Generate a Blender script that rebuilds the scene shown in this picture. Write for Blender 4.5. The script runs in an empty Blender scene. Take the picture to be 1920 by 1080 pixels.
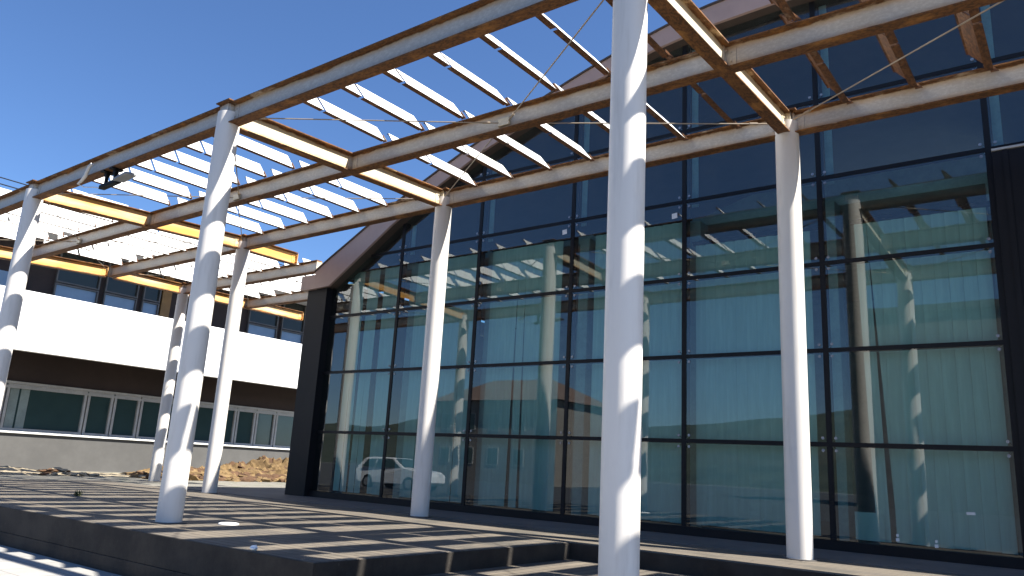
import bpy, math, random
import numpy as np
from mathutils import Vector, Matrix, Euler
random.seed(7)
SC = bpy.context.scene
COL = SC.collection
PI = math.pi

# ------------------------------------------------------------------ camera
def set_camera():
    yaw, pitch, roll = math.radians(37.3315), math.radians(13.2359), math.radians(3.1517)
    cy, sy, cp, sp = math.cos(yaw), math.sin(yaw), math.cos(pitch), math.sin(pitch)
    f = Vector((-sy*cp, cy*cp, sp)); r = Vector((cy, sy, 0)); u = r.cross(f)
    cr, sr = math.cos(roll), math.sin(roll)
    R, U = cr*r + sr*u, -sr*r + cr*u
    cam = bpy.data.cameras.new('camera'); o = bpy.data.objects.new('camera', cam); COL.objects.link(o)
    cam.sensor_width = 36; cam.lens = 36*1432.66/1920; cam.clip_end = 5000; cam.clip_start = .05
    m = Matrix((R, U, -f)).transposed().to_4x4(); m.translation = Vector((2.8267, -5.1565, .8433))
    o.matrix_world = m
    SC.camera = o
set_camera()

# ------------------------------------------------------------------ light
SUN_EL, SUN_PHI = math.radians(50.5), math.radians(14.5)     # phi: from +X towards +Y
sd = Vector((math.cos(SUN_PHI)*math.cos(SUN_EL), math.sin(SUN_PHI)*math.cos(SUN_EL), math.sin(SUN_EL)))
w = bpy.data.worlds.new('World'); SC.world = w; w.use_nodes = True
nt = w.node_tree; bg = nt.nodes['Background']; sky = nt.nodes.new('ShaderNodeTexSky')
sky.sky_type = 'NISHITA'; sky.sun_disc = False; sky.sun_elevation = SUN_EL
sky.sun_rotation = PI/2 - SUN_PHI
sky.air_density = 1.0; sky.dust_density = .15; sky.ozone_density = 6.0; sky.altitude = 0
tint = nt.nodes.new('ShaderNodeMix'); tint.data_type = 'RGBA'; tint.blend_type = 'MULTIPLY'; tint.inputs[0].default_value = 1
tint.inputs[7].default_value = (.93, 1.06, 1.24, 1)
nt.links.new(sky.outputs[0], tint.inputs[6]); nt.links.new(tint.outputs[2], bg.inputs[0]); bg.inputs[1].default_value = .054
L = bpy.data.lights.new('sun', 'SUN'); L.energy = 5.0; L.angle = math.radians(.5); L.color = (1, .95, .86)
lo = bpy.data.objects.new('sun', L); COL.objects.link(lo); lo.location = (30, 10, 40)
lo.rotation_euler = (-sd).to_track_quat('-Z', 'Y').to_euler()
SC.view_settings.view_transform = 'Standard'; SC.view_settings.look = 'None'
SC.view_settings.exposure = 1.42; SC.view_settings.gamma = 1
SC.cycles.max_bounces = 10; SC.cycles.transparent_max_bounces = 12

# ------------------------------------------------------------------ materials
class NT:
    def __init__(s, name):
        s.m = bpy.data.materials.new(name); s.m.use_nodes = True; s.t = s.m.node_tree
        s.b = s.t.nodes['Principled BSDF']; s.out = s.t.nodes['Material Output']
    def n(s, typ, **kw):
        nd = s.t.nodes.new('ShaderNode'+typ)
        for k, v in kw.items():
            if k.startswith('i_'):
                key = k[2:]; key = int(key) if key.isdigit() else key.replace('_', ' ')
                s.inp(nd, key, v)
            else: setattr(nd, k, v)
        return nd
    def inp(s, nd, key, v):
        if isinstance(v, bpy.types.NodeSocket): s.t.links.new(v, nd.inputs[key])
        elif hasattr(v, 'outputs'): s.t.links.new(v.outputs[0], nd.inputs[key])
        else: nd.inputs[key].default_value = v
    def math(s, op, a, b=0, c=0, clamp=False):
        nd = s.n('Math', operation=op, use_clamp=clamp); s.inp(nd, 0, a); s.inp(nd, 1, b)
        if op in ('MULTIPLY_ADD', 'SMOOTH_MIN', 'SMOOTH_MAX'): s.inp(nd, 2, c)
        return nd.outputs[0]
    def mix(s, f, a, b, mode='MIX'):
        nd = s.n('Mix', data_type='RGBA', blend_type=mode)
        s.inp(nd, 0, f); s.inp(nd, 6, a if not isinstance(a, tuple) else (*a, 1)); s.inp(nd, 7, b if not isinstance(b, tuple) else (*b, 1))
        return nd.outputs[2]
    def ss(s, v, a, b, lo=0., hi=1.):
        nd = s.n('MapRange', interpolation_type='SMOOTHSTEP')
        s.inp(nd, 0, v); s.inp(nd, 1, a); s.inp(nd, 2, b); s.inp(nd, 3, lo); s.inp(nd, 4, hi)
        return nd.outputs[0]
    def coord(s, scale=(1, 1, 1), kind='Object', rnd=True):
        tc = s.n('TexCoord'); v = tc.outputs[kind]
        mp = s.n('Mapping'); s.inp(mp, 'Vector', v); mp.inputs['Scale'].default_value = scale
        if rnd:
            oi = s.n('ObjectInfo'); sc = s.n('VectorMath', operation='SCALE'); s.inp(sc, 0, (37., 11., 0.)); s.inp(sc, 'Scale', oi.outputs['Random'])
            ad = s.n('VectorMath', operation='ADD'); s.inp(ad, 0, mp.outputs[0]); s.inp(ad, 1, sc.outputs[0]); return ad.outputs[0], v
        return mp.outputs[0], v
    def noise(s, vec, scale, detail=5, rough=.6):
        nd = s.n('TexNoise'); s.inp(nd, 'Vector', vec); nd.inputs['Scale'].default_value = scale
        nd.inputs['Detail'].default_value = detail; nd.inputs['Roughness'].default_value = rough
        return nd.outputs[0]
    def sep(s, v):
        nd = s.n('SeparateXYZ'); s.inp(nd, 0, v); return nd.outputs
    def base(s, c): s.inp(s.b, 'Base Color', (*c, 1) if isinstance(c, tuple) else c)
    def rough(s, v): s.inp(s.b, 'Roughness', v)
    def bump(s, h, strength=.3, dist=.01):
        nd = s.n('Bump'); s.inp(nd, 'Height', h); nd.inputs['Strength'].default_value = strength; nd.inputs['Distance'].default_value = dist
        s.inp(s.b, 'Normal', nd.outputs[0])

def flat(name, c, rough=.6, var=.15, scale=3., bump=0, spec=.5, metal=0):
    m = NT(name); v, _ = m.coord()
    n = m.noise(v, scale); n2 = m.noise(v, scale*9, 3)
    a = tuple(x*(1-var) for x in c); b = tuple(min(1, x*(1+var)) for x in c)
    k = m.math('ADD', m.math('MULTIPLY', n, .7), m.math('MULTIPLY', n2, .3))
    m.base(m.mix(m.ss(k, .3, .7), a, b)); m.rough(rough)
    m.inp(m.b, 'Specular IOR Level', spec); m.b.inputs['Metallic'].default_value = metal
    if bump: m.bump(n2, bump, .004)
    return m.m

def column_paint():
    m = NT('white column paint'); v, o = m.coord((1, 1, .12)); v2, _ = m.coord()
    st = m.noise(v, 9, 4); n = m.noise(v2, 2.2, 6); fine = m.noise(v2, 60, 2)
    z = m.sep(o)[2]
    low = m.ss(m.math('ADD', z, m.math('MULTIPLY', n, .5)), .15, .7, 1, 0)
    c = m.mix(m.ss(st, .5, .75), (.74, .70, .65), (.65, .61, .56))
    c = m.mix(m.math('MULTIPLY', low, .35), c, (.50, .49, .46))
    chips = m.ss(m.noise(v2, 14, 6, .7), .70, .74)
    c = m.mix(m.math('MULTIPLY', chips, .4), c, (.45, .40, .36))
    m.base(c); m.rough(.5); m.bump(fine, .12, .002)
    return m.m

def beam_paint(name, amount, warm, ochre=0):
    m = NT(name); v, o = m.coord((.55, 1, 1)); v2, _ = m.coord((.12, 1, 1))
    z = m.sep(o)[2]; az = m.math('ABSOLUTE', z)
    n = m.noise(v, 5, 8, .65); big = m.noise(v2, 3, 4); fine = m.noise(v, 38, 5, .7)
    k = m.math('ADD', m.math('MULTIPLY', az, 6.67), m.math('MULTIPLY', m.math('SUBTRACT', n, .5), .75))
    k = m.math('ADD', k, m.math('MULTIPLY', m.math('SUBTRACT', big, .5), .45))
    rust = m.ss(k, .82-amount, .93-amount*.6)
    stain = m.ss(k, .45-amount*2, .95-amount)
    paint = m.mix(m.ss(fine, .4, .7), (.46+warm*.6, .43+warm*.5, .385+warm*.2), (.57+warm*.5, .54+warm*.4, .485+warm*.1))
    paint = m.mix(m.math('MULTIPLY', stain, .6), paint, (.50+warm*.4, .29+warm*.3, .10))
    if ochre: paint = m.mix(m.ss(big, .40, .72, ochre, .15), paint, (.72, .36, .07))
    rc = m.mix(m.ss(fine, .35, .65), (.070, .030, .011), (.195, .082, .024))
    rc = m.mix(m.ss(n, .5, .72), rc, (.36, .16, .04))
    m.base(m.mix(rust, paint, rc)); m.rough(m.math('ADD', m.math('MULTIPLY', rust, .35), .5))
    m.bump(fine, .35, .004)
    return m.m

def rust_under():
    m = NT('rusted underside'); v, o = m.coord((1, .5, 1))
    n = m.noise(v, 4, 8, .7); f = m.noise(v, 26, 5, .7); g = m.noise(v, 2.2, 4)
    c = m.mix(m.ss(f, .35, .68), (.075, .034, .017), (.20, .088, .033))
    c = m.mix(m.ss(n, .56, .70), c, (.30, .25, .19)); c = m.mix(m.ss(g, .58, .7), c, (.06, .03, .018))
    m.base(c); m.rough(.85); m.bump(f, .4, .004); return m.m

def louvre_white():
    m = NT('white louvre paint'); v, o = m.coord((1, .3, 1)); n = m.noise(v, 6, 6)
    m.base(m.mix(m.ss(n, .55, .8), (.80, .79, .76), (.66, .60, .50))); m.rough(.5); return m.m

def deck_wood(name, axis=1, w=.142, dark=1., off=0.):
    m = NT(name); v, o = m.coord(rnd=False); s = m.sep(o); y = m.math('ADD', s[axis], off); x = s[1-axis] if axis < 2 else s[0]
    q = m.math('DIVIDE', y, w); fr = m.math('FRACT', q); idx = m.math('FLOOR', q)
    wn = m.n('TexWhiteNoise', noise_dimensions='1D'); m.inp(wn, 'W', idx)
    cx = m.n('CombineXYZ'); m.inp(cx, 0, m.math('MULTIPLY', x, .35)); m.inp(cx, 1, m.math('MULTIPLY', y, 9)); m.inp(cx, 2, m.math('MULTIPLY', idx, 3.7))
    gr = m.noise(cx.outputs[0], 5, 8, .65); blot = m.noise(o, 1.6, 5); spk = m.noise(o, 30, 4, .7)
    c = m.mix(m.ss(gr, .3, .7), (.14*dark, .112*dark, .082*dark), (.285*dark, .240*dark, .182*dark))
    c = m.mix(m.math('MULTIPLY', wn.outputs[0], .7), c, (.13*dark, .115*dark, .10*dark))
    c = m.mix(m.ss(blot, .46, .66, 0, .6), c, (.085*dark, .080*dark, .066*dark))
    c = m.mix(m.ss(spk, .62, .7, 0, .35), c, (.36*dark, .33*dark, .28*dark))
    jw = m.math('FRACT', m.math('ADD', m.math('MULTIPLY', x, .31), m.math('MULTIPLY', wn.outputs[0], 5)))
    joint = m.math('LESS_THAN', jw, .0026)
    gap = m.math('MAXIMUM', m.math('LESS_THAN', fr, .085), joint)
    c = m.mix(gap, c, (.012, .010, .009)); m.base(c); m.rough(.85)
    h = m.math('SUBTRACT', m.math('MULTIPLY', gr, .35), gap); m.bump(h, .5, .006)
    return m.m

def riser_wood():
    m = NT('dark stained boards'); v, o = m.coord(rnd=False); n = m.noise(v, 2.2, 8, .7); f = m.noise(v, 24, 5, .7)
    s = m.sep(o); z = s[2]
    c = m.mix(m.ss(n, .3, .7), (.015, .012, .010), (.042, .035, .028)); c = m.mix(m.ss(f, .62, .74, 0, .35), c, (.11, .098, .08))
    m.base(c); m.rough(.9); m.bump(f, .5, .006); return m.m

def glass_mat():
    m = NT('tinted facade glass'); t = m.t
    v, o = m.coord((1, 1, 1))
    n = m.noise(v, .9, 2)
    bp = m.n('Bump'); m.inp(bp, 'Height', n); bp.inputs['Strength'].default_value = .014; bp.inputs['Distance'].default_value = .05
    fr = m.n('LayerWeight'); fr.inputs['Blend'].default_value = .25
    dirt = m.noise(v, 2.2, 6, .7)
    k = m.math('MULTIPLY_ADD', fr.outputs['Fresnel'], .9, .078)
    tr = m.n('BsdfTransparent'); tr.inputs[0].default_value = (.55, .79, .77, 1)
    gl = m.n('BsdfGlossy'); gl.inputs['Color'].default_value = (.93, .97, .98, 1); gl.inputs['Roughness'].default_value = .003; m.inp(gl, 'Normal', bp.outputs[0])
    mx = m.n('MixShader'); m.inp(mx, 0, k); m.inp(mx, 1, tr.outputs[0]); m.inp(mx, 2, gl.outputs[0])
    df = m.n('BsdfDiffuse'); df.inputs[0].default_value = (.35, .37, .36, 1)
    mx2 = m.n('MixShader'); m.inp(mx2, 0, m.ss(dirt, .4, .8, .022, .06)); m.inp(mx2, 1, mx.outputs[0]); m.inp(mx2, 2, df.outputs[0])
    t.links.new(mx2.outputs[0], m.out.inputs[0]); t.nodes.remove(m.b)
    return m.m

def dark_glass(name, c, refl=.10):
    m = NT(name); v, o = m.coord(); n = m.noise(v, 1.3, 3)
    m.base(m.mix(n, tuple(x*.8 for x in c), tuple(x*1.2 for x in c))); m.rough(.06); m.inp(m.b, 'Specular IOR Level', refl*5)
    return m.m

def ground_mat():
    m = NT('pale paving'); v, o = m.coord(rnd=False); n = m.noise(v, 1.2, 8, .65); f = m.noise(v, 40, 4, .7)
    br = m.n('TexBrick'); m.inp(br, 'Vector', v); br.inputs['Scale'].default_value = 1.0
    br.offset = .5; br.inputs['Brick Width'].default_value = .6; br.inputs['Row Height'].default_value = .4; br.inputs['Mortar Size'].default_value = .006
    br.inputs['Color1'].default_value = (.33, .32, .30, 1); br.inputs['Color2'].default_value = (.28, .275, .265, 1); br.inputs['Mortar'].default_value = (.14, .13, .12, 1)
    c = m.mix(m.ss(n, .45, .75, 0, .6), br.outputs[0], (.25, .24, .22)); c = m.mix(m.ss(f, .6, .7, 0, .4), c, (.5, .49, .46))
    m.base(c); m.rough(.9); m.bump(f, .4, .004); return m.m

def yard_mat():
    m = NT('dusty yard'); v, o = m.coord(rnd=False); n = m.noise(v, .8, 8, .65); f = m.noise(v, 25, 4, .7); g = m.noise(v, 2.5, 5)
    c = m.mix(m.ss(n, .35, .65), (.14, .133, .115), (.21, .196, .165)); c = m.mix(m.ss(g, .55, .68, 0, .6), c, (.13, .15, .07))
    c = m.mix(m.ss(f, .6, .72, 0, .5), c, (.4, .37, .3)); m.base(c); m.rough(.95); m.bump(f, .6, .01); return m.m

def rubble_mat():
    m = NT('ochre rubble'); v, o = m.coord(); n = m.noise(v, 2.5, 8, .65); f = m.noise(v, 22, 5, .7)
    c = m.mix(m.ss(n, .35, .65), (.085, .052, .020), (.20, .130, .056)); c = m.mix(m.ss(f, .6, .72, 0, .6), c, (.14, .075, .035))
    m.base(c); m.rough(.95); m.bump(f, .7, .012); return m.m

def blind_mat():
    m = NT('pale vertical blind'); v, o = m.coord((1, 1, .08), rnd=False); n = m.noise(v, 14, 4)
    m.base(m.mix(m.ss(n, .4, .7), (.62, .68, .67), (.70, .76, .75))); m.rough(.8)
    m.inp(m.b, 'Specular IOR Level', .2)
    return m.m

def hill_mat():
    m = NT('wooded hillside'); v, o = m.coord(rnd=False); n = m.noise(v, .12, 8, .7); f = m.noise(v, .02, 4)
    c = m.mix(m.ss(n, .35, .65), (.022, .034, .020), (.05, .062, .038)); c = m.mix(m.ss(f, .55, .7), c, (.065, .066, .045))
    m.base(c); m.rough(1); return m.m

M = dict(col=column_paint(), beam=beam_paint('rusting white beam paint', .12, .0), rafter=beam_paint('stained rafter paint', .14, .3), ochre=beam_paint('ochre stained rafter paint', .14, .3, .95),
         under=rust_under(), louv=louvre_white(), deck=deck_wood('weathered deck boards', 1, dark=.70), deck2=deck_wood('weathered step boards', 0, dark=.70), asphalt=flat('dark asphalt', (.055, .055, .056), .9, .25, 2.5, bump=.3), curtain=flat('grey green curtain', (.26, .32, .30), .7), sand=flat('pale sandy spoil', (.27, .225, .155), .95, .25, 2.5, bump=.6), rubble2=flat('dark earth clods', (.085, .045, .022), .95, .4, 4, bump=.5), riser=riser_wood(), glass=glass_mat(),
         frame=flat('black window frame', (.006, .0065, .009), .5, spec=.25), post=flat('dark cladding', (.0075, .0075, .0095), .55, bump=.1, spec=.25),
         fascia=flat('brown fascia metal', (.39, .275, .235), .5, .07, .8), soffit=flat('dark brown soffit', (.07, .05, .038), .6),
         blind=blind_mat(), inner=flat('dim interior plaster', (.40, .43, .45), .8), innerfloor=flat('dark interior floor', (.06, .06, .06), .5),
         steel=flat('brushed steel fitting', (.30, .31, .33), .4, metal=.7), rod=flat('old tie rod', (.36, .29, .21), .6),
         white=flat('white render', (.82, .82, .81), .7, .03, .6), brownwall=flat('dark brown wall', (.045, .030, .026), .8, .2, .5),
         greywall=flat('grey rendered wall', (.086, .0845, .082), .85, .14, .5, bump=.2), dframe=flat('grey loggia frame', (.13, .125, .12), .6), wframe=flat('pale aluminium frame', (.46, .46, .44), .4),
         sill=flat('white sill', (.78, .78, .76), .6), dglass=dark_glass('dark window glass', (.04, .075, .074), .14), bglass=dark_glass('blue grey pane', (.24, .33, .44), .08),
         upglass=dark_glass('dark upper glass', (.03, .035, .03), .06), wood=flat('ochre timber panel', (.30, .16, .05), .6),
         ground=ground_mat(), yard=yard_mat(), rubble=rubble_mat(), slab=flat('grey concrete slab', (.105, .097, .092), .85, .2, 1.2, bump=.2),
         hill=hill_mat(), black=flat('black metal', (.006, .006, .007), .6, spec=.15), silver=flat('silver lamp housing', (.28, .29, .30), .5, spec=.3),
         conduit=flat('cream conduit', (.72, .68, .62), .5), beige=flat('beige render', (.25, .225, .195), .85, .08, .4), roof=flat('terracotta tiles', (.17, .115, .09), .8, .25, 3),
         carw=flat('white car paint', (.75, .76, .77), .2, .02), tyre=flat('black tyre rubber', (.02, .02, .02), .8), lamp=flat('clear headlight', (.7, .72, .74), .1),
         leaf=flat('green leaf', (.06, .075, .03), .7), red=flat('red plastic lens', (.35, .02, .02), .3))

# ------------------------------------------------------------------ mesh helpers
class MB:
    def __init__(s): s.v = []; s.f = []; s.mi = []; s.sm = []
    def add(s, vs, fs, mi=0, sm=False):
        o = len(s.v); s.v += [tuple(map(float, x)) for x in vs]
        for f in fs: s.f.append([o+i for i in f]); s.mi.append(mi); s.sm.append(sm)
    def box(s, x0, y0, z0, x1, y1, z1, mi=0):
        s.hexa([(x0, y0, z0), (x1, y0, z0), (x1, y1, z0), (x0, y1, z0), (x0, y0, z1), (x1, y0, z1), (x1, y1, z1), (x0, y1, z1)], mi)
    def hexa(s, p, mi=0):
        s.add(p, [(0, 3, 2, 1), (4, 5, 6, 7), (0, 1, 5, 4), (1, 2, 6, 5), (2, 3, 7, 6), (3, 0, 4, 7)], mi)
    def prism(s, poly, a, b, axis, mi=0, mis=None):
        """extrude a closed 2-D polygon (counter-clockwise in the remaining axes) along an axis from a to b"""
        def P(q, t):
            if axis == 0: return (t, q[0], q[1])
            if axis == 1: return (q[0], t, q[1])
            return (q[0], q[1], t)
        n = len(poly); vs = [P(q, a) for q in poly]+[P(q, b) for q in poly]
        o = len(s.v); s.v += vs
        for i in range(n):
            j = (i+1) % n; s.f.append([o+i, o+j, o+n+j, o+n+i]); s.mi.append(mis[i] if mis else mi); s.sm.append(False)
        s.f.append([o+n-1-i for i in range(n)]); s.mi.append(mi); s.sm.append(False)
        s.f.append([o+n+i for i in range(n)]); s.mi.append(mi); s.sm.append(False)
    def tube(s, pts, r, n=10, mi=0, cap=True):
        pts = [Vector(p) for p in pts]; rs = r if isinstance(r, (list, tuple)) else [r]*len(pts)
        rings = []; ref = None
        for i, p in enumerate(pts):
            d = (pts[min(i+1, len(pts)-1)]-pts[max(i-1, 0)]).normalized()
            if ref is None: ref = Vector((0, 0, 1)) if abs(d.z) < .9 else Vector((1, 0, 0))
            a = (ref - d*ref.dot(d)).normalized(); b = d.cross(a); ref = a
            rings.append([p+(a*math.cos(2*PI*k/n)+b*math.sin(2*PI*k/n))*rs[i] for k in range(n)])
        o = len(s.v); s.v += [tuple(q) for rg in rings for q in rg]
        for i in range(len(rings)-1):
            for k in range(n):
                k2 = (k+1) % n
                s.f.append([o+i*n+k, o+i*n+k2, o+(i+1)*n+k2, o+(i+1)*n+k]); s.mi.append(mi); s.sm.append(True)
        if cap:
            o = len(s.v); s.v += [tuple(q) for q in rings[0]]+[tuple(q) for q in rings[-1]]   # caps keep their own points so the sides shade round
            s.f.append([o+k for k in range(n)][::-1]); s.mi.append(mi); s.sm.append(False)
            s.f.append([o+n+k for k in range(n)]); s.mi.append(mi); s.sm.append(False)
    def build(s, name, mats, parent=None, origin=(0, 0, 0), bevel=0):
        me = bpy.data.meshes.new(name); O = Vector(origin)
        me.from_pydata([Vector(v)-O for v in s.v], [], s.f)
        for m in (mats if isinstance(mats, (list, tuple)) else [mats]): me.materials.append(M[m] if isinstance(m, str) else m)
        me.polygons.foreach_set('material_index', s.mi); me.polygons.foreach_set('use_smooth', s.sm)
        import bmesh
        bm = bmesh.new(); bm.from_mesh(me); bmesh.ops.recalc_face_normals(bm, faces=bm.faces); bm.to_mesh(me); bm.free()
        me.update()
        o = bpy.data.objects.new(name, me); COL.objects.link(o); o.location = O
        if parent is not None:
            o.parent = parent; o.location = O - WL[parent]
        WL[o] = O
        if bevel:
            b = o.modifiers.new('bevel', 'BEVEL'); b.width = bevel; b.segments = 2; b.limit_method = 'ANGLE'
        return o
WL = {}
def thing(name, label, cat, loc=(0, 0, 0), group=None):
    o = bpy.data.objects.new(name, None); COL.objects.link(o); o.location = loc; WL[o] = Vector(loc)
    o.empty_display_size = .2
    return tag(o, label, cat, group)
def tag(o, label, cat, group=None):
    o['label'] = label; o['category'] = cat
    if group: o['group'] = group
    return o
def structure(o): o['kind'] = 'structure'; return o
def copy_part(o, parent, loc):
    c = o.copy(); COL.objects.link(c); c.parent = parent; c.location = Vector(loc)-WL[parent]; WL[c] = Vector(loc); return c

# ------------------------------------------------------------------ main dimensions
TX = [6.0, 0.0, -6.0, -11.98, -18.05]          # transverse lines
LY = [0.0, 2.145, 4.29, 6.43, 8.57]            # longitudinal lines
def beam_z(y):                                   # beam centre height, rising slightly to the building
    return 5.205 + .046*min(max(y, 0), 4.29)
BH = .15                                         # half beam depth
GZ = -.455                                        # lower pavement level
YG = 5.99                                        # glass plane

# ------------------------------------------------------------------ ground, deck
g = MB(); g.add([(-900, -900, GZ), (900, -900, GZ), (900, 900, GZ), (-900, 900, GZ)], [(0, 1, 2, 3)])
structure(g.build('ground', 'ground'))
g = MB(); g.add([(-200, -125, GZ+.004), (200, -125, GZ+.004), (200, -5.0, GZ+.004), (-200, -5.0, GZ+.004)], [(0, 1, 2, 3)])
structure(g.build('road', 'asphalt'))
g = MB()
g.prism([(-18.3, -.9), (-16.7, -.9), (-16.7, 4.55), (-14.2, 4.55), (-14.2, 8.2), (-11.8, 8.2), (-11.8, 60), (-70, 60), (-70, -.9)], GZ-.1, -.05, 2)
structure(g.build('yard', 'yard'))
g = MB(); g.prism([(-16.66, -.772), (-2.408, -.772), (-2.408, 3.148), (9, 3.148), (9, 4.55), (-16.66, 4.55)], -.045, 0, 2)
structure(g.build('deck', 'deck', bevel=.006))
g = MB()                                         # boarded sides of the deck: a tall upper board over a lower kerb board
g.box(-16.66, -.795, -.30, -2.385, -.774, -.003); g.box(-2.406, -.774, -.30, -2.385, 3.125, -.003); g.box(-2.385, 3.125, -.30, 9, 3.146, -.003); g.box(-16.69, -.795, -.30, -16.662, 4.55, -.003); g.box(-16.5, -.6, -.30, -2.6, 4.4, -.048); g.box(-16.69, -.80, GZ-.02, -2.37, 4.4, -.303)
structure(g.build('deck_base', 'riser', bevel=.004))
g = MB(); g.box(-2.385, -.8, -.235, 9, 3.115, -.19); structure(g.build('deck_step', 'deck2', bevel=.006))
g = MB(); g.box(-2.36, -.78, GZ-.02, 8.98, 3.10, -.238); structure(g.build('deck_step_base', 'riser'))
g = MB(); g.prism([(-14.19, 4.56), (9, 4.56), (9, 6.3), (-11.0, 6.3), (-11.0, 8.19), (-14.19, 8.19)], GZ-.1, .012, 2)
structure(g.build('pavement', 'slab', bevel=.01))

# ------------------------------------------------------------------ pergola
PG = thing('pergola', 'open steel pergola of round white columns, rusting beams and tilted white louvre blades', 'pergola', (-6, 2.1, 0))
def column(x, y, z0):
    zc = beam_z(y); r = .148
    b = MB(); zs = [z0, z0+.004, zc-BH+.1]
    b.tube([(x, y, z0), (x, y, z0+2.6), (x, y, zc+.02)], r, 48)
    o = b.build('column', 'col', PG, (x, y, z0))
    s = MB(); s.box(x-.085, y-.085, zc+.02, x+.085, y+.085, zc+BH+.006); s.box(x-.15, y-.13, zc+BH+.006, x+.15, y+.13, zc+BH+.022)
    s.build('column_cap', 'beam', o, (x, y, zc))
    if z0 > -1:
        c = MB(); c.tube([(x, y, z0+.0), (x, y, z0+.012)], r+.05, 32)
        c.build('base_plate', 'slab', o, (x, y, z0))
    return o
COLS = [(-18.05, 0, -.05), (-11.98, 0, 0), (-6, 0, 0), (0, 0, -.19), (6, 0, -.19), (-11.98, 4.29, 0), (-6, 4.29, 0), (0, 4.29, 0), (6, 4.29, 0), (-18.05, 6.43, -.05)]
for c in COLS: column(*c)

def ibeam(b, x0, x1, hw=.078, h=BH, tf=.016, tw=.010):
    poly = [(-hw, -h), (hw, -h), (hw, -h+tf), (tw, -h+tf), (tw, h-tf), (hw, h-tf), (hw, h), (-hw, h), (-hw, h-tf), (-tw, h-tf), (-tw, -h+tf), (-hw, -h+tf)]
    b.prism(poly, x0, x1, 0)
def place(b, name, mats, p0, p1):
    """build a member modelled along +X from the origin and set it between two points"""
    o = b.build(name, mats, PG, (0, 0, 0)); p0 = Vector(p0); p1 = Vector(p1); d = (p1-p0).normalized()
    yv = Vector((0, 0, 1)).cross(d).normalized(); zv = d.cross(yv)
    m = Matrix((d, yv, zv)).transposed().to_4x4(); m.translation = p0 - WL[PG]
    o.matrix_local = m; return o
def beam_between(name, mat, p0, p1, gap0, gap1, bolts=True):
    Ln = (Vector(p1)-Vector(p0)).length; b = MB(); ibeam(b, gap0, Ln-gap1)
    o = place(b, name, mat, p0, p1)
    for x, s, xw in ((gap0-.012, 1, gap0+.015), (Ln-gap1, -1, Ln-gap1-.115)):
        e = MB(); e.box(x, -.082, -.125, x+.012, .082, .13)
        xx = x+.018 if s > 0 else x-.006
        for y in (-.045, .045):
            for z in (-.07, .07): e.tube([(xx-.012, y, z), (xx+.012, y, z)], .013, 6)
        x0, x1 = (x+.012, xw+.1) if s > 0 else (xw, x)
        e.box(x0, -.018, -.11, x1, -.0105, .11); e.box(x0, .0105, -.11, x1, .018, .11)
        for z in (-.05, .05): e.tube([((x0+x1)/2, -.03, z), ((x0+x1)/2, .03, z)], .012, 6)
        ep = e.build('end_plate', mat, o, (0, 0, 0)); ep.location = (0, 0, 0)
    return o
# longitudinal beams: lines 1-3 over the whole length, lines 4 and 5 only in the far bay
for li, y in enumerate(LY):
    for a, c in zip(TX[1:], TX[:-1]):
        if li >= 3 and a > -18: continue
        gp = .115 if li in (0, 2) else .022
        beam_between('beam', 'beam', (a, y, beam_z(y)), (c, y, beam_z(y)), gp, gp)
for x in TX:                                    # transverse rafters
    ends = [(0, 2), (2, 4)] if x < -18 else [(0, 2)]
    for i, j in ends:
        mt = 'ochre' if x < -11 else 'rafter'
        if i == 0: beam_between('rafter', mt, (x, LY[0], beam_z(LY[0])), (x, LY[2], beam_z(LY[2])), .115, .115)
        else: beam_between('rafter', mt, (x, LY[2]+.1, beam_z(9)), (x, 10.7, beam_z(9)), .02, .02)
    if abs(x+11.98) < .01: beam_between('rafter', 'ochre', (x, LY[2], beam_z(9)), (x, 5.72, beam_z(9)), .115, .02)

# louvre blades: folded plates, two per bay and line, with narrow gaps near each beam
LW, LIP, TH = .340, .085, .008
TILT = math.radians(50.6); u = Vector((-math.cos(TILT), 0, math.sin(TILT))); nrm = Vector((math.sin(TILT), 0, math.cos(TILT)))
def louvre_mesh(b, y0, y1, za, zb, cut=0):
    tx, tz = u.x*LW, u.z*LW                        # (x, z, share of the width): tilted plate with a level flange at its foot and a small one at its head
    prof = [(0, 0, 0), (tx, tz, 1), (tx-.035, tz, 1), (tx-.035, tz-TH, 1), (tx-TH*1.7, tz-TH, 1), (-TH*2.0, TH, 0), (-LIP, TH, 0), (-LIP, 0, 0)]
    vs = []
    for y, z in ((y0, za), (y1, zb)):
        for px_, pz_, k in prof: vs.append((px_, y+(cut*k if y == y0 else 0), z+pz_))
    n = len(prof); fs = []; o = len(b.v); b.v += vs
    for i in range(n):
        j = (i+1) % n; b.f.append([o+i, o+j, o+n+j, o+n+i]); b.mi.append(0 if i == 0 else 1); b.sm.append(False)
    b.f.append([o+i for i in range(n)]); b.mi.append(1); b.sm.append(False)
    b.f.append([o+n+i for i in range(n)]); b.mi.append(1); b.sm.append(False)
louv = {}
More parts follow.
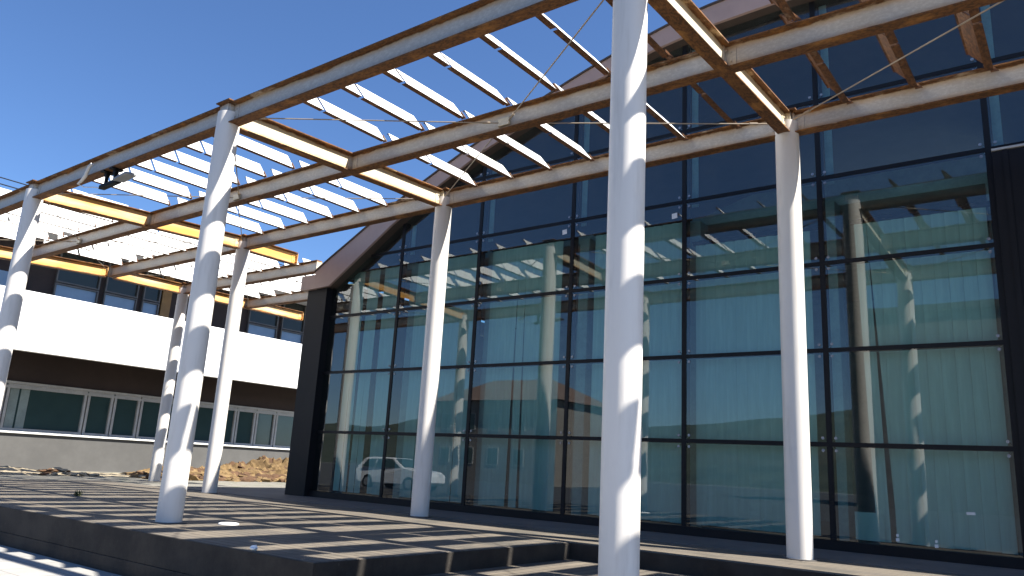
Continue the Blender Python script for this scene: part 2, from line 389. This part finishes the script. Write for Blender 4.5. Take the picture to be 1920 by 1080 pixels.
for a, c in zip(TX[1:], TX[:-1]):
    lines = 4 if a < -18 else 2
    for li in range(lines):
        y0, y1 = LY[li], LY[li+1]
        zf = lambda y: 5.478+.004*min(y, 4.3)
        if li not in louv:
            b = MB()
            for s, e in (((.18, .11, .09, .09)[li], .895+.03*li), (.945+.03*li, y1-y0-.085)): louvre_mesh(b, s, e, zf(y0+s)-zf(y0), zf(y0+e)-zf(y0), (.22 if li == 0 else .05) if s < .5 else 0)
            zl = zf(y1)-zf(y0)
            for sy in ((y1-y0-.10,) if li == 0 else (.10, y1-y0-.10)):   # triangular carrier lugs beside the beams
                tri = [(-.03, -.03), (.05, -.03), (-.05, .10)]
                b.prism([(q[0], q[1]+zl*(sy > 1)) for q in tri], sy, sy+.012, 1, 1)
            proto = b.build('louvre', ['louv', 'under'], PG, (0, 0, 0)); first = True; louv[li] = proto
        else: first = False
        for k in range(1, 8):
            loc = Vector((a + .765*k + .035, y0, zf(y0)))
            if first: proto.location = loc - WL[PG]; WL[proto] = loc; first = False
            else: copy_part(louv[li], PG, loc)

# tie rods from the bay corners to the middle of line 2
def rod(p0, p1):
    b = MB(); p0 = Vector(p0); p1 = Vector(p1); d = p1-p0
    b.tube([p0, p0+d*.5, p1], .0085, 8)
    for t in (.06, .93): b.tube([p0+d*t, p0+d*(t+.03)], .017, 8)
    b.build('tie_rod', 'rod', PG, tuple(p0))
for a, c in zip(TX[1:], TX[:-1]):
    mid = Vector(((a+c)/2, LY[1], beam_z(LY[1])-.03))
    for x, sx in ((a, 1), (c, -1)):
        for y, sy in ((LY[0], 1), (LY[2], -1)):
            rod((x+sx*.13, y+sy*.13, beam_z(y)+.0), mid+Vector((-sx*.06, -sy*.03, 0)))
    e = MB(); e.box(mid.x-.09, mid.y-.05, mid.z-.05, mid.x+.09, mid.y-.012, mid.z+.05); e.box(mid.x-.09, mid.y+.012, mid.z-.05, mid.x+.09, mid.y+.05, mid.z+.05)
    e.build('rod_bracket', 'rafter', PG, tuple(mid))
mid = Vector((-15, LY[3], beam_z(9)-.03))
for x, y in ((-18.05, 4.29), (-11.98, 4.29), (-18.05, 8.57), (-11.98, 8.57)): rod((x*.993-.1*(1 if x > -15 else -1), y+(.1 if y < 5 else -.1), mid.z), mid)

# ------------------------------------------------------------------ glass building
GB = thing('glass_building', 'glass fronted building with curved brown roof edge and black frame grid behind the pergola', 'building', (-1, 6, 0))
ap = [(-11.19, 5.0), (-10.67, 5.28), (-10.12, 5.56), (-9.56, 5.85), (-8.47, 6.37), (-7.02, 6.98), (-6.08, 7.33), (-4.59, 7.853), (-3.46, 8.18), (-2.02, 8.496), (-1.3, 8.57), (-.6, 8.59)]
ap = ap + [(-1.2-x, z) for x, z in ap[:-1]][::-1]
AX = np.array([p[0] for p in ap]); AZ = np.array([p[1] for p in ap])
def arch(x):
    i = int(np.clip(np.searchsorted(AX, x)-1, 0, len(AX)-2)); t = (x-AX[i])/(AX[i+1]-AX[i])
    d = lambda j: (AZ[min(j+1, len(AX)-1)]-AZ[max(j-1, 0)])/(AX[min(j+1, len(AX)-1)]-AX[max(j-1, 0)])
    h = AX[i+1]-AX[i]
    return ((2*t**3-3*t**2+1)*AZ[i]+(t**3-2*t**2+t)*h*d(i)+(-2*t**3+3*t**2)*AZ[i+1]+(t**3-t**2)*h*d(i+1))
SX = [-11.19, -10.68, -10.28, -9.8, -8.8, -7.6, -6.45, -5.3, -4.0, -2.7, -1.6, -.6]
SZ = [4.60, 4.62, 4.87, 5.17, 5.80, 6.42, 6.95, 7.35, 7.75, 8.05, 8.2, 8.24]
def soffit(x):
    return float(np.interp(-abs(x+.6)-.6, SX, SZ))
XS = sorted(set(list(np.linspace(-11.19, 9.99, 72))+SX))
YF = 5.72; YB = 24.
f = MB()                                          # fascia: front face band with thin drip edge
n = len(XS)
f.add([(x, YF, arch(x)) for x in XS]+[(x, YF, soffit(x)) for x in XS]+[(x, YF+.06, arch(x)) for x in XS]+[(x, YF+.06, soffit(x)) for x in XS],
      [(i, i+1, n+i+1, n+i) for i in range(n-1)]+[(2*n+i, 3*n+i, 3*n+i+1, 2*n+i+1) for i in range(n-1)]+[(i, 2*n+i, 2*n+i+1, i+1) for i in range(n-1)]+[(n+i, n+i+1, 3*n+i+1, 3*n+i) for i in range(n-1)]+[(0, n, 3*n, 2*n), (n-1, 3*n-1, 4*n-1, 2*n-1)])
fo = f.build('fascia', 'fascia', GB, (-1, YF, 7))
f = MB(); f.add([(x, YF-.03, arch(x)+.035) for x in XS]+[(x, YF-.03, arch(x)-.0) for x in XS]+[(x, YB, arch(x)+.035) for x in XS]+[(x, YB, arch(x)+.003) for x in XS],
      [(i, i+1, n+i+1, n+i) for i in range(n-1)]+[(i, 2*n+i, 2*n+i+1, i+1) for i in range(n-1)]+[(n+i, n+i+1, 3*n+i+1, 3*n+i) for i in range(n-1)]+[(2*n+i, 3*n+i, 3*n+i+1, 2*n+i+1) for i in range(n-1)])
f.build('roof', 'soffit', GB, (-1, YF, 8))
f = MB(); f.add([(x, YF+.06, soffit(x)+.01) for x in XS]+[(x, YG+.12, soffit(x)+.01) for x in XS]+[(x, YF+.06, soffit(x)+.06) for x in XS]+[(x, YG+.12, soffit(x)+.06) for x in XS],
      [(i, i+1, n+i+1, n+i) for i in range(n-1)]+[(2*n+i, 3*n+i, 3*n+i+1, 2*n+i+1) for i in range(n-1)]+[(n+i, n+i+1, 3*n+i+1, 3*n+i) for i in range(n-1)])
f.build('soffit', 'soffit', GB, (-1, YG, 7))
f = MB(); f.box(-11.68, YF+.012, 4.605, -11.2, YB, 4.94)
f.build('eave', 'fascia', GB, (-11.5, YF, 4.7))
f = MB(); f.box(-11.5, YF+.1, .012, -10.84, YG+.12, 4.612); f.box(-11.45, YG+.125, .0, -11.25, YB, 4.56)
f.build('corner_post', 'post', GB, (-11.2, YG, 0))
MX = [-10.84, -8.68, -6.53, -4.36, -2.20, -.065, 2.085, 4.24, 6.39, 8.54]
TZ = [.13, 1.39, 2.69, 3.955, 5.262, 6.515, 7.77, 9.0]
pane_y = YG
for i in range(len(MX)-1):
    for j in range(len(TZ)-1):
        x0, x1, z0, z1 = MX[i]+.014, MX[i+1]-.014, TZ[j]+.012, TZ[j+1]-.012
        if MX[i] > 2 and j < 4: continue
        xs = np.linspace(x0, x1, 13); top = [min(z1, soffit(x)+.03) for x in xs]
        if max(top) < z0+.05: continue
        keep = [(x, t) for x, t in zip(xs, top) if t > z0+.01]
        poly = [(keep[0][0], z0), (keep[-1][0], z0)]+[(x, t) for x, t in keep[::-1]]
        b = MB(); b.add([(x, pane_y, z) for x, z in poly], [tuple(range(len(poly)))])
        b.build('glass_pane', 'glass', GB, (.5*(x0+x1), pane_y, z0))
for i, x in enumerate(MX):
    if i in (0,): continue
    b = MB(); t = soffit(x)
    b.box(x-.040, YG+.012, .02, x+.040, YG+.14, t+.02); b.box(x-.036, YG-.014, .136, x+.036, YG-.002, t)
    b.build('mullion', 'frame', GB, (x, YG, 0))
def arch_x(z):
    for x in np.linspace(-10.84, -.6, 300):
        if soffit(x) >= z: return float(x)
    return None
for z in TZ[1:]:
    xa = arch_x(z)
    if xa is None: continue
    xb = min(-1.2-xa, 9); xa = max(xa, -10.84)
    b = MB(); b.box(xa, YG+.011, z-.032, xb, YG+.10, z+.032); b.box(xa, YG-.0125, z-.029, xb, YG-.002, z+.029)
    b.build('transom', 'frame', GB, (-1, YG, z))
b = MB(); b.box(-10.84, YG-.05, .0125, 9, YG+.16, .135); b.build('sill', 'frame', GB, (-1, YG, .05))
for i, x in enumerate(MX[1:8]):
    for z in TZ[1:7]:
        if z > soffit(x)-.1: continue
        b = MB(); c = Vector((x, YG+.006, z)); n_ = 0
        for dx in (-.085, .085):
            for dz in (-.085, .085):
                if z < 5.2 and x > 2 and dx > 0: continue
                if z+dz > soffit(x+dx)-.06: continue
                b.tube([(x+dx, YG-.012, z+dz), (x+dx, YG-.002, z+dz)], .021, 12); n_ += 1
                b.tube([(x+dx, YG-.003, z+dz), (x+dx, YG+.008, z+dz), (x, YG+.008, z)], .008, 5)
        if not n_: continue
        b.build('glass_fitting', 'steel', GB, (x, YG, z))
b = MB(); b.box(2.125, YG-.07, .0126, 8.6, YG+.1, 5.19); b.box(2.24, YG-.085, .0127, 2.30, YG-.0705, 5.19)
b.build('entrance_wall', 'post', GB, (5, YG, 0))
b = MB(); b.box(2.125, YG-.09, 5.2, 8.6, YG-.0065, 5.228); b.build('flashing', 'wframe', GB, (5, YG, 5.2))
for x, z, a_, c_ in ((.716, .218, .022, .022), (.717, .272, .015, .018), (1.152, .184, .022, .022), (1.154, .238, .015, .018), (1.55, .602, .05, .018), (-4.536, 5.081, .05, .05), (-2.373, 5.046, .05, .05)):
    b = MB(); b.prism([(x-a_*.9, z-c_), (x+a_, z-c_*.8), (x+a_*.9, z+c_), (x-a_, z+c_*.8)], YG-.0035, YG-.0015, 1); b.build('sticker', 'sill', GB, (x, YG, z))
b = MB(); b.box(-11.2, 13.5, 0.02, 10, 13.7, 8.2); b.build('back_wall', 'inner', GB, (0, 13.5, 0))
b = MB(); b.box(-11.2, YG+.17, .0, 10, 13.5, .05); b.build('interior_floor', 'innerfloor', GB, (0, 8, 0))
b = MB(); b.box(-11.2, YG+.7, 5.05, 10, 13.49, 5.2); b.build('ceiling', 'inner', GB, (0, 8, 5))
b = MB(); b.box(9.4, YG+.13, .0, 9.6, YB, 5.1); b.box(-11.45, YB-.2, .01, 9.6, YB-.01, 5.2); b.build('side_wall', 'post', GB, (9.5, 8, 0))
for x in MX[1:9]:                                # pale stiffening fins behind the mullions, above the blinds
    if soffit(x) < 5.4: continue
    b = MB(); b.box(x+.055, YG+.18, 5.21, x+.165, YG+.20, soffit(x)); b.build('glass_fin', 'inner', GB, (x, YG+.2, 5.2))
for x in MX[1:7]:                                # inner portal columns behind each mullion
    b = MB(); b.box(x-.10, YG+.42, .051, x+.10, YG+.74, min(soffit(x), 5.04)); b.build('inner_column', 'inner', GB, (x, YG+.5, 0))

# vertical blinds, one set per bay
def blind(label, x0, x1, tilts={}, skip=(), z0=.16, drop=None, yaw=.12, ztop=5.02):
    t = thing('vertical_blind', label, 'blind', (x0, YG+.26, .05), 'vertical blinds behind the glass front')
    b = MB(); pitch = .165; k = 0; x = x0
    rnd = random.Random(label)
    while x + .1 < x1:
        if k not in skip:
            yw = yaw+rnd.uniform(-.05, .05); hw = .0815; cx = x+.0825; zt = ztop-.01; zb = z0+rnd.uniform(-.006, .006)
            sh = tilts.get(k, 0)
            dx, dy = math.cos(yw)*hw, math.sin(yw)*hw
            N = 7; vs = []
            for q in range(N):
                s = q/(N-1)*2-1; bow = .008*(1-s*s)
                vs.append((cx+dx*s, YG+.26+dy*s-bow, zt)); 
            for q in range(N):
                s = q/(N-1)*2-1; bow = .008*(1-s*s)
                vs.append((cx+dx*s+sh, YG+.26+dy*s-bow+abs(sh)*.3, zb))
            b.add(vs, [(q, q+1, N+q+1, N+q) for q in range(N-1)], 0, True)
        x += pitch; k += 1
    if drop: b.add([(drop[0], YG+.24, z0), (drop[1], YG+.24, z0), (drop[1], YG+.24, drop[2]), (drop[0], YG+.24, drop[2])], [(0, 1, 2, 3)])
    b.build('slats', 'blind', t, (x0, YG+.26, .05))
    h = MB(); h.box(x0-.05, YG+.22, ztop, x1+.05, YG+.30, ztop+.06); h.build('headrail', 'frame', t, (x0, YG+.26, 4.6))
blind('pale vertical blind with several open slits, next to the dark corner post', -10.42, -8.95, {1: .04, 3: -.05, 6: .05, 7: .03}, (2, 5))
blind('closed pale vertical blind in the second glass bay from the dark corner post', -8.42, -6.62, {1: -.05, 8: .03})
blind('pale vertical blind with two tall dark wedge slits and a loose last slat', -6.38, -4.50, {3: -.09, 4: .02, 5: .08, 2: -.05}, (10,))
blind('closed pale vertical blind mostly hidden behind the biggest nearest column', -4.03, -2.24, {})
blind('closed pale vertical blind behind the slim column nearest the right edge', -2.11, -.2, {}, (), ztop=4.57)
blind('pale vertical blind with folded bottom corner and leaning slit beside the black end frame', .33, 2.06, {0: .09, 1: .17}, (), .16, (.16, .52, .52), ztop=4.57)

# ------------------------------------------------------------------ white office building at the far left
WB = thing('office_building', 'long white and grey office building with ribbon windows and blank white balcony front', 'building', (-25, 8, 0))
wx, px = -25., -23.
Y0, Y1 = 1.3, 34.
b = MB(); b.box(wx-.35, Y0, -.1, wx, Y1, 1.08); b.build('base_wall', 'greywall', WB, (wx, 10, 0))
b = MB(); b.box(wx-.35, Y0, 2.74, wx-.005, Y1, 3.7); b.build('upper_wall', 'brownwall', WB, (wx, 10, 3))
b = MB(); b.box(wx-.3, Y0, 1.08, wx+.09, Y1, 1.15); b.build('window_sill', 'sill', WB, (wx, 10, 1.1), bevel=.01)
b = MB(); b.box(wx-.05, Y0, 2.64, wx+.05, Y1, 2.72); b.box(wx-.02, Y0, 2.50, wx+.02, Y1, 2.58); b.build('shutter_box', 'wframe', WB, (wx, 10, 2.6))
b = MB(); b.box(px-.2, Y0, 3.52, px, Y1, 5.36); b.build('balcony_front', 'white', WB, (px, 10, 3.5), bevel=.015)
b = MB(); b.box(wx-.3, Y0, 3.705, px-.205, Y1, 3.95); b.build('balcony_slab', 'brownwall', WB, (-24, 10, 3.8))
b = MB(); b.box(wx-.3, Y0, 7.45, px, Y1, 8.28); b.build('roof_parapet', 'white', WB, (wx, 10, 8))
b = MB(); b.box(wx-.35, Y0, 3.955, wx-.12, Y1, 7.445); b.build('loggia_wall', 'brownwall', WB, (wx, 10, 4))
b = MB(); b.box(wx-12, Y0, -.1, wx-.36, Y1, 8.2); b.build('rear_block', 'white', WB, (wx-6, 10, 0))
b = MB()
for y in np.arange(Y0, Y1, 1.25): b.tube([(px-.3, y, 8.28), (px-.3, y, 8.68)], .02, 6)
for z in (8.48, 8.68): b.tube([(px-.3, Y0, z), (px-.3, Y1, z)], .018, 6)
b.build('railing', 'black', WB, (px, 10, 8.5))
def window(y0, y1, z0, z1, x, glass, fr=.08, depth=.06, mat='wframe'):
    b = MB(); b.box(x-.05, y0, z0, x+depth, y0+fr, z1); b.box(x-.05, y1-fr, z0, x+depth, y1, z1)
    b.box(x-.05, y0+fr, z0, x+depth-.003, y1-fr, z0+fr); b.box(x-.05, y0+fr, z1-fr, x+depth-.003, y1-fr, z1)
    o = b.build('window', mat, WB, (x, y0, z0)); p = MB(); p.box(x-.06, y0+.01, z0+.01, x-.052+.03, y1-.01, z1-.01)
    p.build('window_pane', glass, o, (x, y0, z0)); return o
y = 4.9-5.94+5.94
for rep in range(5):                               # the ribbon repeats a wide pane and three narrow lights
    s = [(0, 2.5), (2.54, 3.42), (3.46, 4.40), (4.44, 5.9)]
    if rep == 0: pass
    for a, c in s: window(y+a, y+c, 1.155, 2.635, wx-.05, 'dglass')
    y += 5.94
b = MB()
for yy in (5.02, 5.34): b.box(wx-.074, yy, 1.24, wx-.062, yy+.26, 2.55)
b.build('curtain', 'curtain', WB, (wx, 5, 1.2))
b = MB(); b.box(wx-.4, Y0, 1.15, wx-.35, Y1, 2.73); b.build('ribbon_backing', 'brownwall', WB, (wx, 10, 1.2))
window(1.4, 4.86, 1.155, 2.635, wx-.05, 'dglass')
for k in range(1, 4):                                  # loggia windows, dark panes above and blue-grey panes below
    oy = (k-1)*7.62
    for y0, y1 in ((5.70, 7.16), (7.36, 8.56), (8.76, 9.42)):
        window(oy+y0, oy+y1, 6.20, 7.5, wx-.06, 'upglass', .05, .06, 'dframe'); window(oy+y0, oy+y1, 4.0, 6.17, wx-.06, 'bglass', .05, .06, 'dframe')
    b = MB(); b.box(wx-.11, oy+9.5, 4.0, wx-.02, oy+9.86, 7.5); b.build('timber_panel', 'wood', WB, (wx, oy+9.6, 4))
b = MB(); b.box(wx-.1, 3.2, 4.0, wx-.04, 4.5, 6.2); b.build('loggia_screen', 'bglass', WB, (wx, 4, 4))

# ------------------------------------------------------------------ rubble
def noise3(p, s):
    from mathutils import noise
    return noise.noise(Vector(p)*s)
def rock(b, c, r, sq=(1, 1, .6), rz=0, tilt=0, mi=0):
    import bmesh
    bm = bmesh.new(); bmesh.ops.create_icosphere(bm, subdivisions=2, radius=1)
    e = Euler((tilt, tilt*.5, rz)); off = random.random()*100
    for v in bm.verts:
        q = Vector((round(v.co.x*1.6)/1.6*.5+v.co.x*.5, v.co.y, v.co.z)); k = 1+.55*noise3(v.co+Vector((off, 0, 0)), 1.3)+.2*noise3(v.co+Vector((off, 0, 0)), 4)
        q = q*k*r; q = Vector((q.x*sq[0], q.y*sq[1], q.z*sq[2])); q.rotate(e); v.co = q+Vector(c)
    vs = [tuple(v.co) for v in bm.verts]; fs = [[v.index for v in f.verts] for f in bm.faces]; bm.free(); b.add(vs, fs, mi)
def mound(b, x0, x1, y0, y1, hf, nx, ny, rough, mi=0):
    o = len(b.v); pk = (x0+x1)/2
    for i in range(nx):
        for j in range(ny):
            x = x0+(x1-x0)*i/(nx-1); y = y0+(y1-y0)*j/(ny-1)
            e = max(0, 1-abs(x-pk)/((x1-x0)/2))**.6*min(1, (y-y0)*1.5, (y1-y)*1.5)
            r1 = 1-abs(noise3((x, y*.55, 3), 2.1))*2; r2 = 1-abs(noise3((x, y*.6, 9), 5.5))*2; r3 = noise3((x, y, 1), 13)
            z = hf(y)*e*(.60+rough*(.36*r1+.34*r2)+.16*r3)
            b.v.append((x+.06*r2, y+.1*noise3((x, y, 5), 4), -.075+max(0, z)))
    for i in range(nx-1):
        for j in range(ny-1):
            k = o+i*ny+j; b.f.append([k, k+ny, k+ny+1, k+1]); yy = b.v[k][1]; xx = b.v[k][0]
            b.mi.append(int(noise3((xx, yy*.5, 7), 2.4)+.6*noise3((xx, yy, 2), 7) > .22)); b.sm.append(False)
def hh(y): return float(np.interp(y, [7.0, 8.5, 9.4, 10.5, 12, 14, 15.5], [.05, .40, .34, .46, .72, .85, .8]))
b = MB(); mound(b, -22.6, -19.6, 6.8, 15.6, hh, 40, 120, 1.0)
for i in range(300):
    y = random.uniform(7.2, 15.3); x = random.uniform(-20.9, -19.3)
    z = -.05 + hh(y)*max(0, 1-abs(x+21.1)/1.7)*random.uniform(.5, .85)
    rock(b, (x, y, z), random.uniform(.05, .19), (random.uniform(.8, 1.2), random.uniform(1.0, 2.4), random.uniform(.4, .8)), random.uniform(-.5, .5), random.uniform(-.5, .5), int(random.random() < .42))
o = b.build('rubble_heap', ['rubble', 'rubble2'], None, (-20.6, 11, 0)); tag(o, 'heap of broken ochre stones and earth piled against the grey wall', 'rubble'); o['kind'] = 'stuff'
b = MB(); mound(b, -23.2, -20.2, 1.4, 8.6, lambda y: float(np.interp(y, [1, 4.2, 4.8, 8.6], [.30, .27, .17, .10])), 30, 80, .35)
b.mi = [0]*len(b.mi)
for i in range(36):
    y = random.uniform(1.6, 7.4) if i > 8 else random.uniform(4.6, 5.5); x = random.uniform(-21.5, -20.2)
    rock(b, (x, y, .0 if i > 8 else .07), random.uniform(.03, .10)*(1 if i > 8 else 1.5), (1, random.uniform(1.2, 2.2), .5), random.uniform(-.4, .4), random.uniform(-.2, .2), int(i < 7 or random.random() < .3))
o = b.build('loose_spoil', ['sand', 'rubble2'], None, (-21.4, 3, 0)); tag(o, 'low strip of loose sandy spoil along the foot of the grey wall', 'rubble'); o['kind'] = 'stuff'

# ------------------------------------------------------------------ small things
FL = thing('floodlight', 'small flat floodlight hanging on black straps under the outer beam', 'floodlight', (-9.1, 0, 5.0))
b = MB(); b.box(-9.30, -.03, 4.97, -9.23, .03, 5.045); b.box(-9.02, -.03, 4.97, -8.95, .03, 5.045)
b.box(-9.32, -.09, 5.03, -9.21, .09, 5.05); b.box(-9.04, -.09, 5.03, -8.93, .09, 5.05)
b.box(-9.29, -.02, 4.8, -9.24, .02, 4.97); b.box(-9.01, -.02, 4.8, -8.96, .02, 4.97); b.build('bracket', 'black', FL, (-9.1, 0, 5))
b = MB(); b.hexa([(-9.38, -.05, 4.77), (-8.85, -.05, 4.79), (-8.85, .05, 4.80), (-9.38, .05, 4.78), (-9.38, -.05, 4.835), (-8.85, -.05, 4.855), (-8.85, .05, 4.865), (-9.38, .05, 4.845)]); b.build('ballast_box', 'black', FL, (-9.1, 0, 4.8), bevel=.01)
b = MB(); b.hexa([(-8.86, -.10, 4.80), (-8.46, -.10, 4.84), (-8.46, .09, 4.86), (-8.86, .09, 4.82), (-8.85, -.09, 4.845), (-8.47, -.09, 4.885), (-8.47, .08, 4.90), (-8.85, .08, 4.865)]); b.build('lamp_head', 'silver', FL, (-8.7, 0, 4.8), bevel=.01)
b = MB(); b.tube([(-9.66, -.09, 5.24), (-9.72, -.1, 5.2), (-9.80, -.1, 5.06), (-9.9, -.1, 5.0), (-10.05, -.09, 4.97)], [.025, .03, .03, .025, .015], 8)
b.tube([(-10.05, -.09, 4.97), (-9.9, -.05, 4.90), (-9.6, -.0, 4.86), (-9.4, 0, 4.80)], .008, 6)
tag(b.build('cable', 'conduit', None, (-9.8, -.1, 5)), 'cream cable sleeve bent over the lower edge of the outer beam', 'cable')
b = MB(); b.tube([(-5.62, .55, 0.0), (-5.62, .55, .012), (-5.62, .55, .018)], [.12, .12, .10], 28)
tag(b.build('deck_lamp', 'white', None, (-5.62, .55, 0)), 'round white flush lamp in the deck beside the column foot', 'lamp')
b = MB(); rock(b, (-3.28, -.74, .025), .032, (1, 1.2, .8))
tag(b.build('pebble', 'white', None, (-3.28, -.74, 0)), 'small white pebble at the front edge of the deck', 'pebble')
b = MB()
for i in range(26):
    a = random.uniform(0, 2*PI); l = random.uniform(.05, .16); c = Vector((-10.86+random.uniform(-.05, .05), 1.15+random.uniform(-.05, .05), 0))
    d = Vector((math.cos(a), math.sin(a), random.uniform(.8, 1.6))).normalized()*l; s = Vector((-math.sin(a), math.cos(a), 0))*.012
    b.add([c-s*.4, c+s*.4, c+d*.6+s, c+d, c+d*.6-s], [(0, 1, 2, 3, 4)])
tag(b.build('weed', 'leaf', None, (-10.86, 1.15, 0)), 'little green weed growing from the deck boards', 'plant')

# ------------------------------------------------------------------ the far side of the square (seen in the glass)
b = MB()
nx, ny = 90, 14
vs = []
for i in range(nx):
    for j in range(ny):
        x = -420+840*i/(nx-1); y = -130-220*j/(ny-1); t = math.sin(PI*min(1, j/(ny-1)*.62))
        h = (20+13*noise3((x, y, 0), .008)+5*noise3((x, y, 4), .03))*t
        vs.append((x, y, GZ-.5+max(0, h)))
b.add(vs, [(i*ny+j, (i+1)*ny+j, (i+1)*ny+j+1, i*ny+j+1) for i in range(nx-1) for j in range(ny-1)], 0, True)
structure(b.build('hill', 'hill', None, (0, -200, 0)))
def house(name, label, x0, x1, y0, y1, h, roofh, wall, win=True):
    t = thing(name, label, 'building', ((x0+x1)/2, (y0+y1)/2, GZ))
    b = MB(); b.box(x0, y0, GZ-.1, x1, y1, h); b.build('wall', wall, t, ((x0+x1)/2, y1, 0))
    xm0, xm1, ym = x0+(y1-y0)*.4, x1-(y1-y0)*.4, (y0+y1)/2; e = .5
    if roofh > .6:
        b = MB(); b.add([(x0-e, y0-e, h+.01), (x1+e, y0-e, h+.01), (x1+e, y1+e, h+.01), (x0-e, y1+e, h+.01), (xm0, ym, h+roofh), (xm1, ym, h+roofh)], [(0, 3, 2, 1), (0, 1, 5, 4), (1, 2, 5), (2, 3, 4, 5), (3, 0, 4)])
        b.build('roof', 'roof', t, (xm0, ym, h))
    else:
        b = MB(); b.box(x0-.15, y0-.15, h+.01, x1+.15, y1+.15, h+roofh); b.build('parapet', 'slab', t, (xm0, ym, h))
    for z in (np.arange(1.0, h-1.4, 3.0) if win else ()):
        for x in np.arange(x0+1.2, x1-1.6, 2.8):
            f = MB(); f.box(x, y1+.004, z, x+1.2, y1+.05, z+1.5); fo = f.build('window', 'wframe', t, (x, y1, z))
            p = MB(); p.box(x+.08, y1+.045, z+.08, x+1.12, y1+.056, z+1.42); p.build('window_pane', 'dglass', fo, (x, y1, z))
house('villa', 'beige villa with terracotta hipped roof across the square', -47, -33, -46, -37, 6.6, 2.4, 'beige')
house('apartment_block', 'tall beige block with flat roof across the square', -10.2, 6.5, -52, -40, 12.6, .5, 'beige', False)

def car(x, y, rz, label):
    t = thing('parked_car', label, 'car', (x, y, GZ))
    P = [(-2.12, .38), (-2.15, .80), (-2.02, 1.00), (-1.72, 1.42), (-1.2, 1.49), (.15, 1.47), (.95, 1.02), (1.85, .90), (2.12, .72), (2.15, .40), (1.9, .26), (-1.9, .26)]
    def wd(z): return .86 if z < .95 else .86-(z-.95)*.38
    b = MB(); N = len(P); vs = [(q[0], -wd(q[1]), q[1]) for q in P]+[(q[0], wd(q[1]), q[1]) for q in P]
    b.add(vs, [tuple(range(N))[::-1], tuple(range(N, 2*N))]+[(i, (i+1) % N, N+(i+1) % N, N+i) for i in range(N)])
    def put(o): o.parent = t; o.location = (0, 0, 0); return o
    put(b.build('body', 'carw', None, (0, 0, 0), bevel=.04))
    for s in (-1, 1):
        for a in ([(-1.75, 1.0), (-1.5, 1.36), (-.95, 1.41), (-.95, 1.0)], [(-.88, 1.0), (-.88, 1.41), (.08, 1.40), (.72, 1.02)]):
            g_ = MB(); g_.add([(q[0], s*(wd(q[1])+.006), q[1]) for q in a]+[(q[0], s*(wd(q[1])-.02), q[1]) for q in a], [(0, 1, 2, 3), (4, 7, 6, 5)]); put(g_.build('side_window', 'dglass'))
        h = MB(); h.box(1.9, s*.5-.16, .66, 2.13, s*.5+.16, .84); put(h.build('headlight', 'lamp', bevel=.03))
        h = MB(); h.box(-2.17, s*.62-.1, .72, -2.06, s*.62+.1, .96); put(h.build('tail_light', 'red', bevel=.02))
        for wx_ in (-1.32, 1.32):
            k = MB(); k.tube([(wx_, s*.70, .32), (wx_, s*.88, .32)], .32, 24); wo = put(k.build('wheel', 'tyre'))
            k = MB(); k.tube([(wx_, s*.875, .32), (wx_, s*.892, .32)], .2, 16); r = k.build('rim', 'silver'); r.parent = wo
    g_ = MB(); g_.add([(.22, -.64, 1.43), (.22, .64, 1.43), (.90, .78, 1.06), (.90, -.78, 1.06), (.26, -.64, 1.45), (.26, .64, 1.45), (.95, .78, 1.075), (.95, -.78, 1.075)], [(0, 1, 2, 3), (4, 7, 6, 5)]); put(g_.build('windscreen', 'dglass'))
    t.rotation_euler = (0, 0, rz)
car(-24.2, -10.2, -.05, 'white hatchback parked on the paving, mirrored in the left end of the glass')
